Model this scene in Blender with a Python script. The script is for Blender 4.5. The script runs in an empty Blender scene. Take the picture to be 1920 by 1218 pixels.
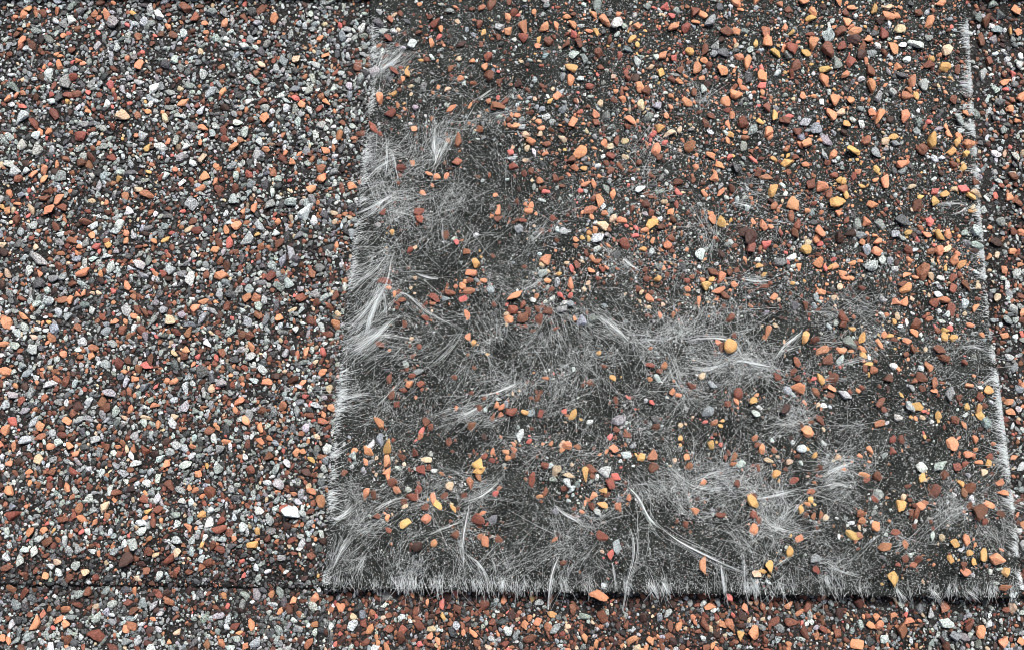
import bpy, bmesh, math, random
import numpy as np
from mathutils import Vector

rng = np.random.default_rng(7)
random.seed(7)
C = bpy.context.scene.collection
sc = bpy.context.scene
MM = 0.001                      # everything below is worked out in millimetres, built in metres

# ------------------------------------------------------------------ camera
TILT = math.radians(12.0)
DIST = 117.0                    # mm from lens to the middle of the picture
FOC = 35.0
cd = bpy.data.cameras.new('camera'); cam = bpy.data.objects.new('camera', cd); C.objects.link(cam)
FWD = np.array([0, math.sin(TILT), -math.cos(TILT)])
UP = np.array([0, math.cos(TILT), math.sin(TILT)])
CAMP = -DIST * FWD
cam.location = Vector(CAMP * MM); cam.rotation_euler = (TILT, 0, 0)
cd.sensor_width = 36; cd.lens = FOC; cd.clip_start = 0.005; cd.clip_end = 10
sc.camera = cam

# ------------------------------------------------------------------ sky, sun, exposure (soft overcast light from above the picture)
W = bpy.data.worlds.new('World'); sc.world = W; W.use_nodes = True
nt = W.node_tree; nt.nodes.clear()
sky = nt.nodes.new('ShaderNodeTexSky'); sky.sky_type = 'NISHITA'; sky.sun_disc = False
SUN_EL, SUN_AZ = math.radians(58), math.radians(20)
sky.sun_elevation = SUN_EL; sky.sun_rotation = SUN_AZ
sky.air_density = 0.6; sky.dust_density = 6.0; sky.ozone_density = 0.6
bg = nt.nodes.new('ShaderNodeBackground'); bg.inputs['Strength'].default_value = 0.07
wo = nt.nodes.new('ShaderNodeOutputWorld')
nt.links.new(sky.outputs[0], bg.inputs[0]); nt.links.new(bg.outputs[0], wo.inputs[0])
ld = bpy.data.lights.new('sun', 'SUN'); ld.energy = 2.4; ld.angle = math.radians(15); ld.color = (1.0, 0.99, 0.975)
sun = bpy.data.objects.new('sun', ld); C.objects.link(sun)
sd = Vector((-math.sin(SUN_AZ) * math.cos(SUN_EL), -math.cos(SUN_AZ) * math.cos(SUN_EL), -math.sin(SUN_EL)))
sun.rotation_euler = sd.to_track_quat('-Z', 'Y').to_euler(); sun.location = (0, 0, 1)
vs = sc.view_settings
vs.view_transform = 'Standard'; vs.look = 'None'; vs.exposure = 0.62; vs.gamma = 1; vs.use_curve_mapping = False
sc.cycles.filter_width = 1.0; sc.cycles.max_bounces = 5; sc.cycles.diffuse_bounces = 3

# ------------------------------------------------------------------ surfaces
def smooth(a, b, x):
    t = np.clip((x - a) / (b - a), 0, 1); return t * t * (3 - 2 * t)

def wav(x, y, s, k):
    r = np.random.default_rng(k); z = 0
    for _ in range(6):
        a, p, f = r.uniform(0, 6.28), r.uniform(0, 6.28), r.uniform(.6, 1.6) / s
        z = z + np.sin((np.cos(a) * x + np.sin(a) * y) * f + p)
    return z / 6

Z_LOW, Z_BASE, Z_TAB, Z_UP = 1.15, 2.9, 4.0, 4.45
def z_low(x, y): return Z_LOW + .22 * wav(x, y, 4, 1)
def ybase(x): return YB0 + (YB1 - YB0) * (x + 60) / 120
def z_base(x, y):
    d = y - ybase(x)
    return Z_BASE + .2 * wav(x, y, 4, 2) - 1.6 * (1 - smooth(-1.5, 6, d)) ** 1.3
def z_tab(x, y): return Z_TAB + .16 * wav(x, y, 3, 3) + .06 * wav(x * 3, y * .6, 2, 4) - 1.1 * (1 - smooth(-.5, 4.5, y - ybase(x)))
def z_up(x, y): return Z_UP + .1 * wav(x, y, 4, 5)

def at(px, py, zf):
    """picture position -> point on a surface (zf is a height or a function), and mm per pixel there"""
    px = np.asarray(px, float); py = np.asarray(py, float)
    k = 18 / FOC / 960
    d = FWD + ((px - 960) * k)[..., None] * np.array([1., 0, 0]) + ((609 - py) * k)[..., None] * UP
    z = np.zeros_like(px) + (zf if not callable(zf) else 2.0)
    for _ in range(4 if callable(zf) else 1):
        t = (z - CAMP[2]) / d[..., 2]
        P = CAMP + d * t[..., None]
        if callable(zf): z = zf(P[..., 0], P[..., 1])
    return P, t * k

YB0 = YB1 = 0
_p, _ = at([0, 1920], [1094, 1118], 2.4)
_s = (_p[1, 1] - _p[0, 1]) / (_p[1, 0] - _p[0, 0])
YB0 = _p[0, 1] + _s * (-60 - _p[0, 0]); YB1 = _p[0, 1] + _s * (60 - _p[0, 0])

# the worn tab's left and right edges, in picture coordinates
LX = np.array([690, 697, 686, 672, 650, 640, 636, 622, 612, 608]); LY = np.array([-60, 150, 250, 400, 550, 650, 700, 850, 1000, 1140])
RX = np.array([1806, 1812, 1822, 1836, 1852, 1868, 1880, 1898, 1916]); RY = np.array([-60, 40, 200, 400, 600, 700, 800, 950, 1140])
def lefte(py): return np.interp(py, LY, LX)
def righte(py): return np.interp(py, RY, RX)

# ------------------------------------------------------------------ materials
def newmat(name):
    m = bpy.data.materials.new(name); m.use_nodes = True
    n = m.node_tree.nodes; l = m.node_tree.links
    return m, n, l, n['Principled BSDF']

def m_granule():
    m, n, l, p = newmat('ceramic_granule')
    at_ = n.new('ShaderNodeAttribute'); at_.attribute_name = 'Col'
    tc = n.new('ShaderNodeTexCoord')
    n1 = n.new('ShaderNodeTexNoise'); n1.inputs['Scale'].default_value = 6500; n1.inputs['Detail'].default_value = 5; n1.inputs['Roughness'].default_value = .7
    n2 = n.new('ShaderNodeTexNoise'); n2.inputs['Scale'].default_value = 11000; n2.inputs['Detail'].default_value = 2
    r1 = n.new('ShaderNodeMapRange'); r1.inputs[1].default_value = .38; r1.inputs[2].default_value = .62; r1.inputs[3].default_value = 0; r1.inputs[4].default_value = 1
    l.new(tc.outputs['Object'], n1.inputs['Vector']); l.new(tc.outputs['Object'], n2.inputs['Vector']); l.new(n1.outputs[0], r1.inputs[0])
    # mottling strength sits in the alpha of Col
    lo = n.new('ShaderNodeMath'); lo.operation = 'MULTIPLY'; l.new(at_.outputs['Alpha'], lo.inputs[0]); lo.inputs[1].default_value = .75
    a = n.new('ShaderNodeMath'); a.operation = 'SUBTRACT'; a.inputs[0].default_value = 1; l.new(lo.outputs[0], a.inputs[1])
    b = n.new('ShaderNodeMath'); b.operation = 'MULTIPLY_ADD'; l.new(at_.outputs['Alpha'], b.inputs[0]); b.inputs[1].default_value = .75; b.inputs[2].default_value = 1.05
    mr = n.new('ShaderNodeMix'); mr.data_type = 'FLOAT'; l.new(r1.outputs[0], mr.inputs[0]); l.new(a.outputs[0], mr.inputs[2]); l.new(b.outputs[0], mr.inputs[3])
    vm = n.new('ShaderNodeVectorMath'); vm.operation = 'SCALE'; l.new(at_.outputs['Color'], vm.inputs[0]); l.new(mr.outputs[0], vm.inputs['Scale'])
    l.new(vm.outputs[0], p.inputs['Base Color'])
    p.inputs['Roughness'].default_value = .55; p.inputs['Specular IOR Level'].default_value = .45
    bp = n.new('ShaderNodeBump'); bp.inputs['Strength'].default_value = .9; bp.inputs['Distance'].default_value = 7e-5
    ad = n.new('ShaderNodeMath'); ad.operation = 'ADD'; l.new(n1.outputs[0], ad.inputs[0]); l.new(n2.outputs[0], ad.inputs[1])
    l.new(ad.outputs[0], bp.inputs['Height']); l.new(bp.outputs[0], p.inputs['Normal'])
    return m

def m_asphalt(name, lo, hi):
    m, n, l, p = newmat(name)
    tc = n.new('ShaderNodeTexCoord')
    n1 = n.new('ShaderNodeTexNoise'); n1.inputs['Scale'].default_value = 5200; n1.inputs['Detail'].default_value = 6; n1.inputs['Roughness'].default_value = .75
    n0 = n.new('ShaderNodeTexNoise'); n0.inputs['Scale'].default_value = 260; n0.inputs['Detail'].default_value = 4
    l.new(tc.outputs['Object'], n1.inputs['Vector']); l.new(tc.outputs['Object'], n0.inputs['Vector'])
    mu = n.new('ShaderNodeMath'); mu.operation = 'MULTIPLY'; md = n.new('ShaderNodeMapRange'); md.inputs[3].default_value = .35; md.inputs[4].default_value = .65; l.new(n0.outputs[0], md.inputs[0]); l.new(n1.outputs[0], mu.inputs[0]); l.new(md.outputs[0], mu.inputs[1])
    r = n.new('ShaderNodeValToRGB'); e = r.color_ramp.elements
    e[0].position = .20; e[0].color = (*lo, 1); e[1].position = .34; e[1].color = (*hi, 1)
    l.new(mu.outputs[0], r.inputs[0]); l.new(r.outputs[0], p.inputs['Base Color'])
    p.inputs['Roughness'].default_value = .85; p.inputs['Specular IOR Level'].default_value = .12
    bp = n.new('ShaderNodeBump'); bp.inputs['Strength'].default_value = 1; bp.inputs['Distance'].default_value = 1.2e-4
    l.new(n1.outputs[0], bp.inputs['Height']); l.new(bp.outputs[0], p.inputs['Normal'])
    return m

def m_fibre():
    m, n, l, p = newmat('glass_fibre')
    p.inputs['Base Color'].default_value = (.87, .93, .93, 1)
    p.inputs['Roughness'].default_value = .35
    return m

GRAN = m_granule()
ASPH = m_asphalt('black_asphalt', (.005, .005, .005), (.055, .054, .052))
ASPHW = m_asphalt('weathered_asphalt', (.004, .005, .0045), (.062, .072, .066))
FIB = m_fibre()

# ------------------------------------------------------------------ mesh helpers
def link_mesh(name, V, F, mat, parent=None, cols=None, origin=None, flat=True):
    V = np.asarray(V, float) * MM
    if origin is not None: V = V - np.asarray(origin) * MM
    me = bpy.data.meshes.new(name)
    k = F.shape[1]
    me.vertices.add(len(V)); me.vertices.foreach_set('co', V.astype(np.float32).ravel())
    me.loops.add(F.size); me.loops.foreach_set('vertex_index', F.astype(np.int32).ravel())
    me.polygons.add(len(F)); me.polygons.foreach_set('loop_start', np.arange(0, F.size, k, dtype=np.int32))
    me.polygons.foreach_set('loop_total', np.full(len(F), k, dtype=np.int32))
    me.update(calc_edges=True)
    me.polygons.foreach_set('use_smooth', np.full(len(F), not flat, dtype=bool))
    if cols is not None:
        a = me.attributes.new('Col', 'FLOAT_COLOR', 'POINT'); a.data.foreach_set('color', np.asarray(cols, np.float32).ravel())
    me.materials.append(mat)
    o = bpy.data.objects.new(name, me); C.objects.link(o)
    if origin is not None: o.location = Vector(np.asarray(origin) * MM)
    if parent is not None:
        o.parent = parent
        o.location = o.location - parent.location
    return o

def tag(o, label=None, cat=None, group=None, kind=None):
    if label: o['label'] = label
    if cat: o['category'] = cat
    if group: o['group'] = group
    if kind: o['kind'] = kind
    return o

def ico(level):
    bm = bmesh.new(); bmesh.ops.create_icosphere(bm, subdivisions=level, radius=1)
    V = np.array([v.co[:] for v in bm.verts]); F = np.array([[v.index for v in f.verts] for f in bm.faces]); bm.free()
    return V / np.linalg.norm(V, axis=1)[:, None], F

def rocks(level, n, seed):
    """chips of crushed stone: a ball cut by a dozen random planes"""
    D, F = ico(level); r = np.random.default_rng(seed); out = []
    for _ in range(n):
        k = r.integers(4, 7); az = np.sort(r.uniform(0, math.tau, k)) * .6 + np.arange(k) / k * math.tau * .4
        N = [[math.cos(q), math.sin(q), r.normal(0, .22)] for q in az]
        for _q in range(r.integers(2, 5)):
            q = r.uniform(0, math.tau); N.append([math.cos(q), math.sin(q), r.uniform(.6, 1.5)])
        N += [[.2 * r.normal(), .2 * r.normal(), 1], [0, 0, -1]]
        N = np.array(N); N /= np.linalg.norm(N, axis=1)[:, None]
        off = r.uniform(.52, 1.0, len(N)); off[-2:] = r.uniform(.55, .8)
        dp = D @ N.T
        rad = np.min(np.where(dp > .05, off / np.maximum(dp, .05), 9), axis=1)
        rad = np.minimum(rad, 1.42 + .15 * r.random())
        w1, w2 = r.normal(size=3) * 3, r.normal(size=3) * 6
        rad *= 1 + .05 * np.sin(D @ w1) + .03 * np.sin(D @ w2) + r.normal(0, .012, len(rad))
        V = D * rad[:, None]
        e = (V[:, :2].max(0) - V[:, :2].min(0)).mean() / 2
        out.append(V / e)
    return out, F

RK = {3: rocks(3, 36, 11), 2: rocks(2, 40, 12), 1: rocks(1, 24, 13)}

PAL = dict(o=(.66, .30, .165), y=(.66, .40, .155), b=(.185, .075, .047), m=(.065, .034, .027), r=(.60, .175, .145), g=(.25, .278, .275),
           l=(.42, .465, .455), w=(.58, .62, .61), d=(.095, .10, .103), p=(.33, .32, .34), u=(.29, .325, .35), n=(.34, .375, .34),
           t=(.64, .49, .33), s=(.36, .16, .09), k=(.25, .085, .058))
MOT = dict(o=.3, y=.3, b=.6, m=.6, r=.3, g=1.1, l=1.0, w=.85, d=1.2, p=1.0, u=1.0, n=1.0, t=.5, s=.55, k=.5)

class Acc:
    def __init__(s): s.V = []; s.F = []; s.K = []; s.n = 0
    def add(s, V, F, col):
        s.V.append(V); s.F.append(F + s.n); s.K.append(np.tile(col, (len(V), 1))); s.n += len(V)
    def build(s, name, mat, parent=None, kind=None, label=None):
        o = link_mesh(name, np.vstack(s.V), np.vstack(s.F), mat, parent, np.vstack(s.K))
        if kind: o['kind'] = kind
        if label: o['label'] = label
        return o

def stone(P, dia, c, level, tall=False, sink=.18, aspect=None, tar=1.0):
    """verts, faces, colour of one granule of diameter dia (mm) resting at P"""
    vs_, F = RK[level]; V = vs_[rng.integers(len(vs_))].copy()
    asp = aspect or (rng.choice([rng.uniform(1.0, 1.3), rng.uniform(1.2, 1.9)]) if not tall else rng.uniform(1.45, 1.7))
    a = rng.uniform(0, math.tau) if not tall else math.pi / 2 + rng.normal(0, .14)
    flip = -1 if rng.random() < .5 else 1
    hz = rng.uniform(.4, .65)
    sx, sy = dia / 2 * math.sqrt(asp), dia / 2 / math.sqrt(asp)
    V = V * [sx * flip, sy, dia / 2 * hz]
    tx, ty = rng.normal(0, .16, 2)
    ca, sa = math.cos(a), math.sin(a)
    V = V @ np.array([[ca, sa, 0], [-sa, ca, 0], [0, 0, 1]])
    V[:, 2] += V[:, 0] * tx + V[:, 1] * ty
    V[:, 2] -= V[:, 2].min() * (1 - sink * 1.0)
    V = V + P
    if flip < 0: F = F[:, ::-1]
    b = np.array(PAL[c]); v = rng.normal(1, .10 if c in 'oyrt' else .16)
    b = np.clip(b * v * tar * (1 + rng.normal(0, .035, 3)), .02, .85)
    return V, F, np.array([*b, MOT[c] * rng.uniform(.7, 1.2)])

# ------------------------------------------------------------------ slabs of shingle
def slab(name, xf, y0, y1, zf, ztop0, thick, mat, parent, nx, ny, rag=0):
    """a sheet between picture edges xf(py)->(x0,x1) and rows y0..y1 with its real thickness"""
    v = np.linspace(0, 1, ny); u = np.linspace(0, 1, nx)
    PY = y0(u)[None, :] * (1 - v)[:, None] + y1(u)[None, :] * v[:, None]
    xl, xr = xf(PY)
    PX = xl * (1 - u)[None] + xr * u[None]
    P, _ = at(PX, PY, ztop0)
    if rag:
        P[-1, :, 1] += rng.normal(0, rag, nx); P[:, 0, 0] += rng.normal(0, rag, ny); P[:, -1, 0] += rng.normal(0, rag, ny)
    P[..., 2] = zf(P[..., 0], P[..., 1]) + rng.normal(0, .02, P.shape[:2])
    V = P.reshape(-1, 3); idx = np.arange(nx * ny).reshape(ny, nx)
    F = [np.stack([idx[:-1, :-1], idx[1:, :-1], idx[1:, 1:], idx[:-1, 1:]], -1).reshape(-1, 4)]
    loop = np.concatenate([idx[0, :], idx[1:, -1], idx[-1, -2::-1], idx[-2:0:-1, 0]])
    n0 = len(V); Bt = V[loop].copy(); Bm = Bt.copy(); Bm[:, 2] -= thick * .5 ; Bm[:, :2] += rng.normal(0, .05, (len(loop), 2)); Bt[:, 2] -= thick
    V = np.vstack([V, Bm, Bt]); L = len(loop); r1 = n0 + np.arange(L); r2 = n0 + L + np.arange(L)
    nxt = np.roll(np.arange(L), -1)
    F.append(np.stack([loop[nxt], loop, r1, r1[nxt]][::-1], -1)); F.append(np.stack([r1[nxt], r1, r2, r2[nxt]][::-1], -1))
    return link_mesh(name, V, np.vstack(F), mat, parent, flat=False)

def empty(name, px, py, z):
    P, _ = at(px, py, z); o = bpy.data.objects.new(name, None); C.objects.link(o); o.location = Vector(P * MM)
    o.empty_display_size = .005
    return o

full = lambda py: (np.full_like(py, -160.), np.full_like(py, 2080.))
lower = empty('roof_shingle', 960, 1180, -.9)
tag(lower, 'granule covered asphalt shingle of the next course down, below the frayed bottom edge', 'shingle', 'overlapping roof shingles')
base = empty('roof_shingle', 300, 600, 1.3)
tag(base, 'shingle fully coated in grey, white and orange granules, left of the worn tab', 'shingle', 'overlapping roof shingles')
tab = empty('shingle_tab', 1260, 600, 2.6)
tag(tab, 'worn black shingle tab that has lost its granules and shows frayed white glass fibres', 'shingle tab')
upper = empty('roof_shingle', 960, -40, 4.2)
tag(upper, 'sliver of the shingle course above, its dark edge along the very top of the picture', 'shingle', 'overlapping roof shingles')

c1 = lambda a, b: (lambda u: a + (b - a) * u)
slab('asphalt_mat', full, c1(900, 920), c1(1420, 1440), z_low, z_low, 1.0, ASPH, lower, 200, 50)
slab('asphalt_mat', full, c1(-160, -160), c1(1092, 1119), z_base, z_base, 1.3, ASPH, base, 300, 200, .06)
slab('asphalt_mat', lambda py: (lefte(py), righte(py)), c1(-150, -150), c1(1103, 1119), z_tab, z_tab, 1.15, ASPHW, tab, 240, 220, .10)
slab('asphalt_mat', full, c1(-300, -300), c1(-19, -17), z_up, z_up, 1.5, ASPH, upper, 260, 12, .05)

# ------------------------------------------------------------------ granules read from the photograph
# per tile: origin in the picture, then x y size colour, at three times the picture's scale; capital = longer than wide, upright
T = {}
T[(640, 0)] = """785 50 40 s 840 45 50 b 640 45 25 o 605 65 40 g 440 30 25 o 530 140 55 k 560 165 35 o 510 250 40 O 550 210 35 r 500 105 35 k 295 90 25 t 280 115 40 s 335 80 35 b 215 135 60 d 240 185 50 l
295 185 40 w 270 220 40 k 190 400 50 p 440 190 30 b 775 145 50 b 785 255 30 b 890 155 50 l 940 180 50 o 805 185 35 y 970 75 40 k 940 100 40 o 880 210 35 b 1030 220 50 k 1085 70 30 o 1145 155 50 o 1210 150 40 O
1305 145 45 o 1155 40 40 g 1440 45 70 g 1590 150 45 g 1660 150 45 o 1630 230 40 y 1665 255 30 y 1860 160 50 o 1820 45 45 r 1720 45 40 g 1305 200 45 r 1420 90 40 o 1400 180 30 o 1430 180 35 y 1110 235 30 y
1160 240 50 b 1100 260 35 o 1270 250 45 b 1340 250 50 b 1305 310 60 l 1370 335 45 g 1150 315 35 u 1440 300 50 b 1300 390 60 y 1455 380 35 b 1510 230 35 b 1565 310 40 k 1610 285 40 u 1665 355 45 l 1795 420 50 Y
1740 385 35 t 1810 315 50 o 1765 325 40 w 1870 330 40 r 860 295 25 w 1015 350 25 t 740 345 30 o 660 335 30 t 825 330 50 k 450 345 25 y 510 330 40 w 305 410 40 k 350 450 30 O 330 465 30 b 390 490 25 t
430 455 35 g 460 500 45 g 620 390 35 S 665 445 35 o 690 475 35 w 805 385 40 o 830 435 60 b 890 460 40 b 740 470 35 b 295 535 35 y 415 610 35 p 320 600 30 o 180 725 55 k 410 730 35 o 660 795 60 s
335 945 50 k 435 1200 55 k 235 1200 40 k 650 915 45 s 535 1000 35 o 590 990 35 o 795 1020 25 w 880 1200 45 O 1055 1190 40 o 780 735 40 s 795 700 25 g 800 775 25 g 885 600 60 s 850 610 35 o 920 580 45 b
1000 550 25 o 1240 440 35 g 1345 445 40 l 1285 465 50 O 1395 490 45 k 1130 490 30 b 1145 495 25 b 1210 550 45 o 1170 575 35 y 1235 520 30 l 1130 615 35 u 1245 625 45 u 1315 570 35 b 1325 570 25 t 1305 685 55 o
1430 645 45 o 1490 655 50 g 1430 690 40 b 1185 690 35 l 1110 685 35 o 1020 680 35 g 980 710 45 o 1020 720 40 l 990 655 35 o 940 680 30 b 950 710 30 s 1070 635 30 b 1125 725 35 o 1035 760 40 t 1120 760 35 t
1240 785 45 t 1180 735 25 b 1240 735 25 b 1070 805 45 o 1045 840 35 T 1085 860 40 w 1150 815 40 b 1145 870 30 o 1255 845 20 y 1300 900 45 b 1360 895 35 g 1310 945 45 s 1365 955 35 y 1470 885 35 w 1480 810 40 o
1515 830 40 t 1545 795 40 b 1510 880 45 k 1490 920 35 b 1510 965 40 b 1425 840 25 o 960 895 40 p 970 940 50 k 950 860 40 r 1030 980 35 b 1040 905 30 t 1115 1025 40 s 1130 1065 35 b 1145 1085 35 r 1205 1005 40 b
1200 930 25 b 1375 1040 45 o 1420 1040 40 o 1345 1075 30 r 1375 1080 30 w 1490 1065 45 g 1525 1095 45 o 1670 1070 55 w 1740 990 30 b 1800 1000 30 g 1900 1030 45 b 1890 1085 40 r 1455 1130 55 o 1470 1160 45 w
1395 1180 60 s 1635 1180 35 b 1710 1155 50 b 1740 1195 45 b 1740 1110 30 b 1850 1195 40 o 1790 885 40 b 1785 735 45 y 1850 750 50 t 1900 735 35 t 1750 765 35 r 1820 805 35 r 1900 850 25 t 1670 920 35 b
1630 680 50 o 1605 715 35 b 1690 605 50 t 1780 600 50 u 1720 670 50 g 1770 660 35 w 1825 655 35 o 1675 490 60 o 1705 515 50 b 1740 485 30 w 1545 515 30 o 1580 560 35 o 1610 445 35 b 1530 570 35 b 1525 435 30 t
1855 545 30 o 1900 465 35 o 1850 450 40 b 1900 400 40 b"""
T[(1280, 0)] = """300 15 60 o 410 10 45 o 680 10 60 o 870 15 50 o 1075 60 45 y 1150 50 40 t 1150 95 60 o 1455 20 50 o 1590 20 35 r 1385 135 60 o 1320 75 50 b 1205 95 35 o 950 50 40 o 730 75 45 o 720 110 50 y 920 125 50 o
970 100 35 w 1040 220 45 o 970 185 60 o 880 185 60 b 810 285 85 b 815 215 75 l 730 245 60 o 685 300 50 y 620 280 70 k 565 280 40 O 520 300 50 y 590 320 50 g 475 245 60 o 410 250 35 y 465 180 60 s 575 160 40 o
350 180 40 g 305 185 45 o 235 185 60 b 150 130 60 g 120 90 45 o 70 70 60 b 75 130 35 o 20 160 60 k 45 300 45 y 120 290 50 b 185 265 55 g 230 300 60 d 175 310 40 u 300 265 30 t 320 325 50 o 360 355 65 O 125 345 40 o
80 385 60 o 230 410 60 o 275 375 35 w 150 370 40 b 120 405 35 g 320 465 40 o 340 500 40 o 365 450 50 d 440 430 65 o 530 415 40 l 440 385 35 r 445 490 45 r 450 525 35 o 290 540 60 o 240 575 55 o 20 575 60 o
380 550 35 w 60 530 40 b 675 550 40 o 780 580 40 w 855 565 70 o 940 570 45 o 825 640 60 o 890 635 50 t 1055 635 45 o 1110 645 60 o 1000 620 35 g 1250 650 60 o 1325 625 30 w 920 700 45 y 1000 700 55 w 745 735 65 u
690 690 55 l 670 775 45 u 810 800 60 p 650 745 50 b 600 660 40 r 580 685 60 b 515 660 50 y 470 605 50 b 520 615 35 g 430 690 35 y 250 700 40 O 330 695 60 b 125 695 45 b 155 655 40 b 240 750 40 w 270 760 40 y
150 745 40 w 395 735 60 g 480 745 60 o 490 780 35 o 340 820 50 n 660 820 40 o 700 810 60 o 1030 800 55 s 1135 795 50 t 1185 775 45 y 1190 810 40 g 1395 795 70 Y 1490 755 40 o 1540 800 45 y 1555 775 40 o 1600 810 60 s
1505 860 45 y 1590 870 40 y 960 860 65 y 840 880 45 o 850 910 35 w 800 885 40 g 1090 955 40 y 1220 930 60 o 985 970 40 o 875 1020 40 y 905 1025 35 y 900 1065 60 s 770 1065 60 o 720 1040 60 b 820 1100 50 b
870 1200 40 o 1065 1155 55 o 1130 1030 60 O 1010 1050 30 y 1610 1105 45 y 1640 1085 50 t 1640 1035 40 b 1475 1095 50 y 1410 1085 40 r 1410 1010 35 w 1335 1110 35 y 1420 1140 50 y 1310 1150 55 b 1285 1050 35 t
1195 1100 30 w 1340 845 60 b 1410 895 50 w 1455 890 40 w 1515 930 45 b 1545 670 55 l 1590 640 35 o 1380 690 30 r 1320 700 45 g 1315 745 45 g 1475 720 35 o 1310 540 40 y 1280 470 50 O 1275 510 35 s 1205 380 45 o
1250 340 50 w 1325 260 80 w 1230 260 50 w 1190 280 60 o 1215 170 60 t 1160 140 40 w 1480 280 60 t 1400 340 35 y 1470 380 60 y 1375 370 50 b 1375 215 40 g 1130 200 60 k 1070 300 40 g 1130 300 40 b 1030 345 35 o
870 370 60 g 800 395 60 y 795 450 65 o 910 425 50 O 1060 490 60 o 1000 450 40 w 1050 400 60 b 940 350 60 k 890 270 50 k 1010 270 45 b 640 350 25 y 630 380 60 b 510 1165 45 s 210 1090 40 o 245 1115 35 w 275 1065 45 b
180 1005 55 o 205 930 50 o 260 890 40 r 155 875 45 o 70 940 35 o 215 1045 35 g 30 840 60 s 585 920 60 y 510 900 35 y 465 1000 50 s 595 975 35 b 685 925 35 o 635 885 35 b 300 950 60 d 120 1095 35 o 420 985 40 b
700 1190 35 o 60 1020 30 b 115 1035 30 b 780 1165 40 w 1260 545 60 s 1100 550 50 p 1180 530 45 l 1350 480 60 g 1110 120 50 m 1000 310 60 m 960 230 60 m 1230 430 50 d 960 990 40 k 1230 970 45 g 1080 870 60 g
1735 30 60 g 1655 110 60 g 1780 90 60 d 1870 65 60 o 1885 185 50 o 1840 185 35 y 1745 230 60 p 1680 240 60 b 1825 340 40 l 1900 320 45 w 1720 350 50 b 1680 425 65 w 1755 305 35 w 1800 290 30 w 1855 420 40 r
1810 465 55 o 1815 505 35 r 1900 550 55 o 1760 510 50 l 1780 580 60 p 1800 640 40 g 1870 685 40 o 1800 740 50 g 1840 830 30 r 1780 840 35 w 1805 870 35 t 1865 880 50 w 1860 1000 50 b 1770 1020 40 l 1830 1120 50 o
1890 1150 50 b 1760 1110 40 r 1690 1180 45 g 1700 130 60 b 1770 170 60 g"""
T[(640, 406)] = """285 90 30 y 435 10 50 k 585 110 45 B 385 190 35 k 700 200 40 s 760 270 50 y 720 320 50 o 730 360 35 b 800 360 35 o 760 360 30 g 680 395 40 o 680 470 40 r 845 415 45 u 610 430 45 b 580 465 40 u 520 450 50 k
510 490 30 s 390 405 20 t 300 435 30 o 325 425 30 b 320 490 25 b 470 570 40 k 355 610 35 B 715 675 40 o 745 710 30 y 395 685 25 t 210 715 40 b 955 240 15 w 885 15 45 b 985 25 30 b 1020 25 35 k 1000 75 50 g
860 495 30 b 970 525 55 k 1020 500 40 b 935 545 30 t 1020 575 65 b 1115 580 55 b 1100 520 40 b 1150 480 30 w 1050 545 40 b 1155 255 60 o 1130 270 35 t 1130 325 50 l 1160 365 35 o 1210 380 40 g 1230 440 35 r
1290 440 30 r 1185 405 30 b 1365 410 30 t 1265 260 25 t 1320 265 40 b 1355 255 25 t 1225 320 25 y 1435 255 40 s 1400 305 35 o 1440 325 30 w 1470 300 40 k 1490 290 25 o 1525 300 40 d 1355 590 60 u 1205 630 25 b
1450 765 25 y 1520 905 35 y 1395 935 35 b 1150 910 30 s 1195 910 15 w 1735 915 30 s 1775 900 45 w 1740 465 45 o 1740 425 30 b 1730 510 30 t 1805 495 25 t 1785 470 25 b 1670 405 35 b 1710 300 35 b 1715 350 40 b
1775 355 40 y 1810 290 30 o 1785 285 40 g 1830 330 30 b 1695 185 35 y 1745 205 35 l 1590 145 60 k 1655 110 35 r 1430 130 65 l 1390 125 30 y 1320 135 35 o 1355 120 25 y 1390 95 30 y 1435 40 35 w 1475 55 60 t
1425 75 35 o 1500 75 40 b 1495 105 40 g 1580 25 50 o 1405 5 30 o 1740 50 65 y 1710 80 35 o 1795 15 35 w 1760 15 30 o 1805 60 40 b 1865 20 35 b 1860 130 40 b 1830 165 50 o 1860 195 30 b 1750 145 30 o
435 875 45 l 400 895 35 k 385 940 45 o 450 940 40 k 370 860 25 b 350 975 35 b 270 910 40 b 285 1010 50 b 315 1055 40 b 480 1150 45 b 505 1185 35 b 450 1205 35 r 735 1175 50 s 635 900 30 b 745 850 25 b
735 990 25 b 805 1020 30 b 875 1065 35 o 900 1075 35 o 925 1050 30 g 960 1100 60 k 1035 1105 35 y 1070 1105 45 g 1120 1115 40 K 1105 1020 40 b 1065 1020 25 b 775 1075 35 b 850 1130 30 s 965 995 20 t 1250 1095 30 r
1545 1035 35 B 1620 1020 20 r 1605 1155 25 w 1770 1150 50 d 1770 1180 50 b 1860 985 35 s 1895 1005 35 o 1550 1200 35 b 1605 1215 30 b 1775 770 25 g 1905 1175 30 t"""
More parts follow.
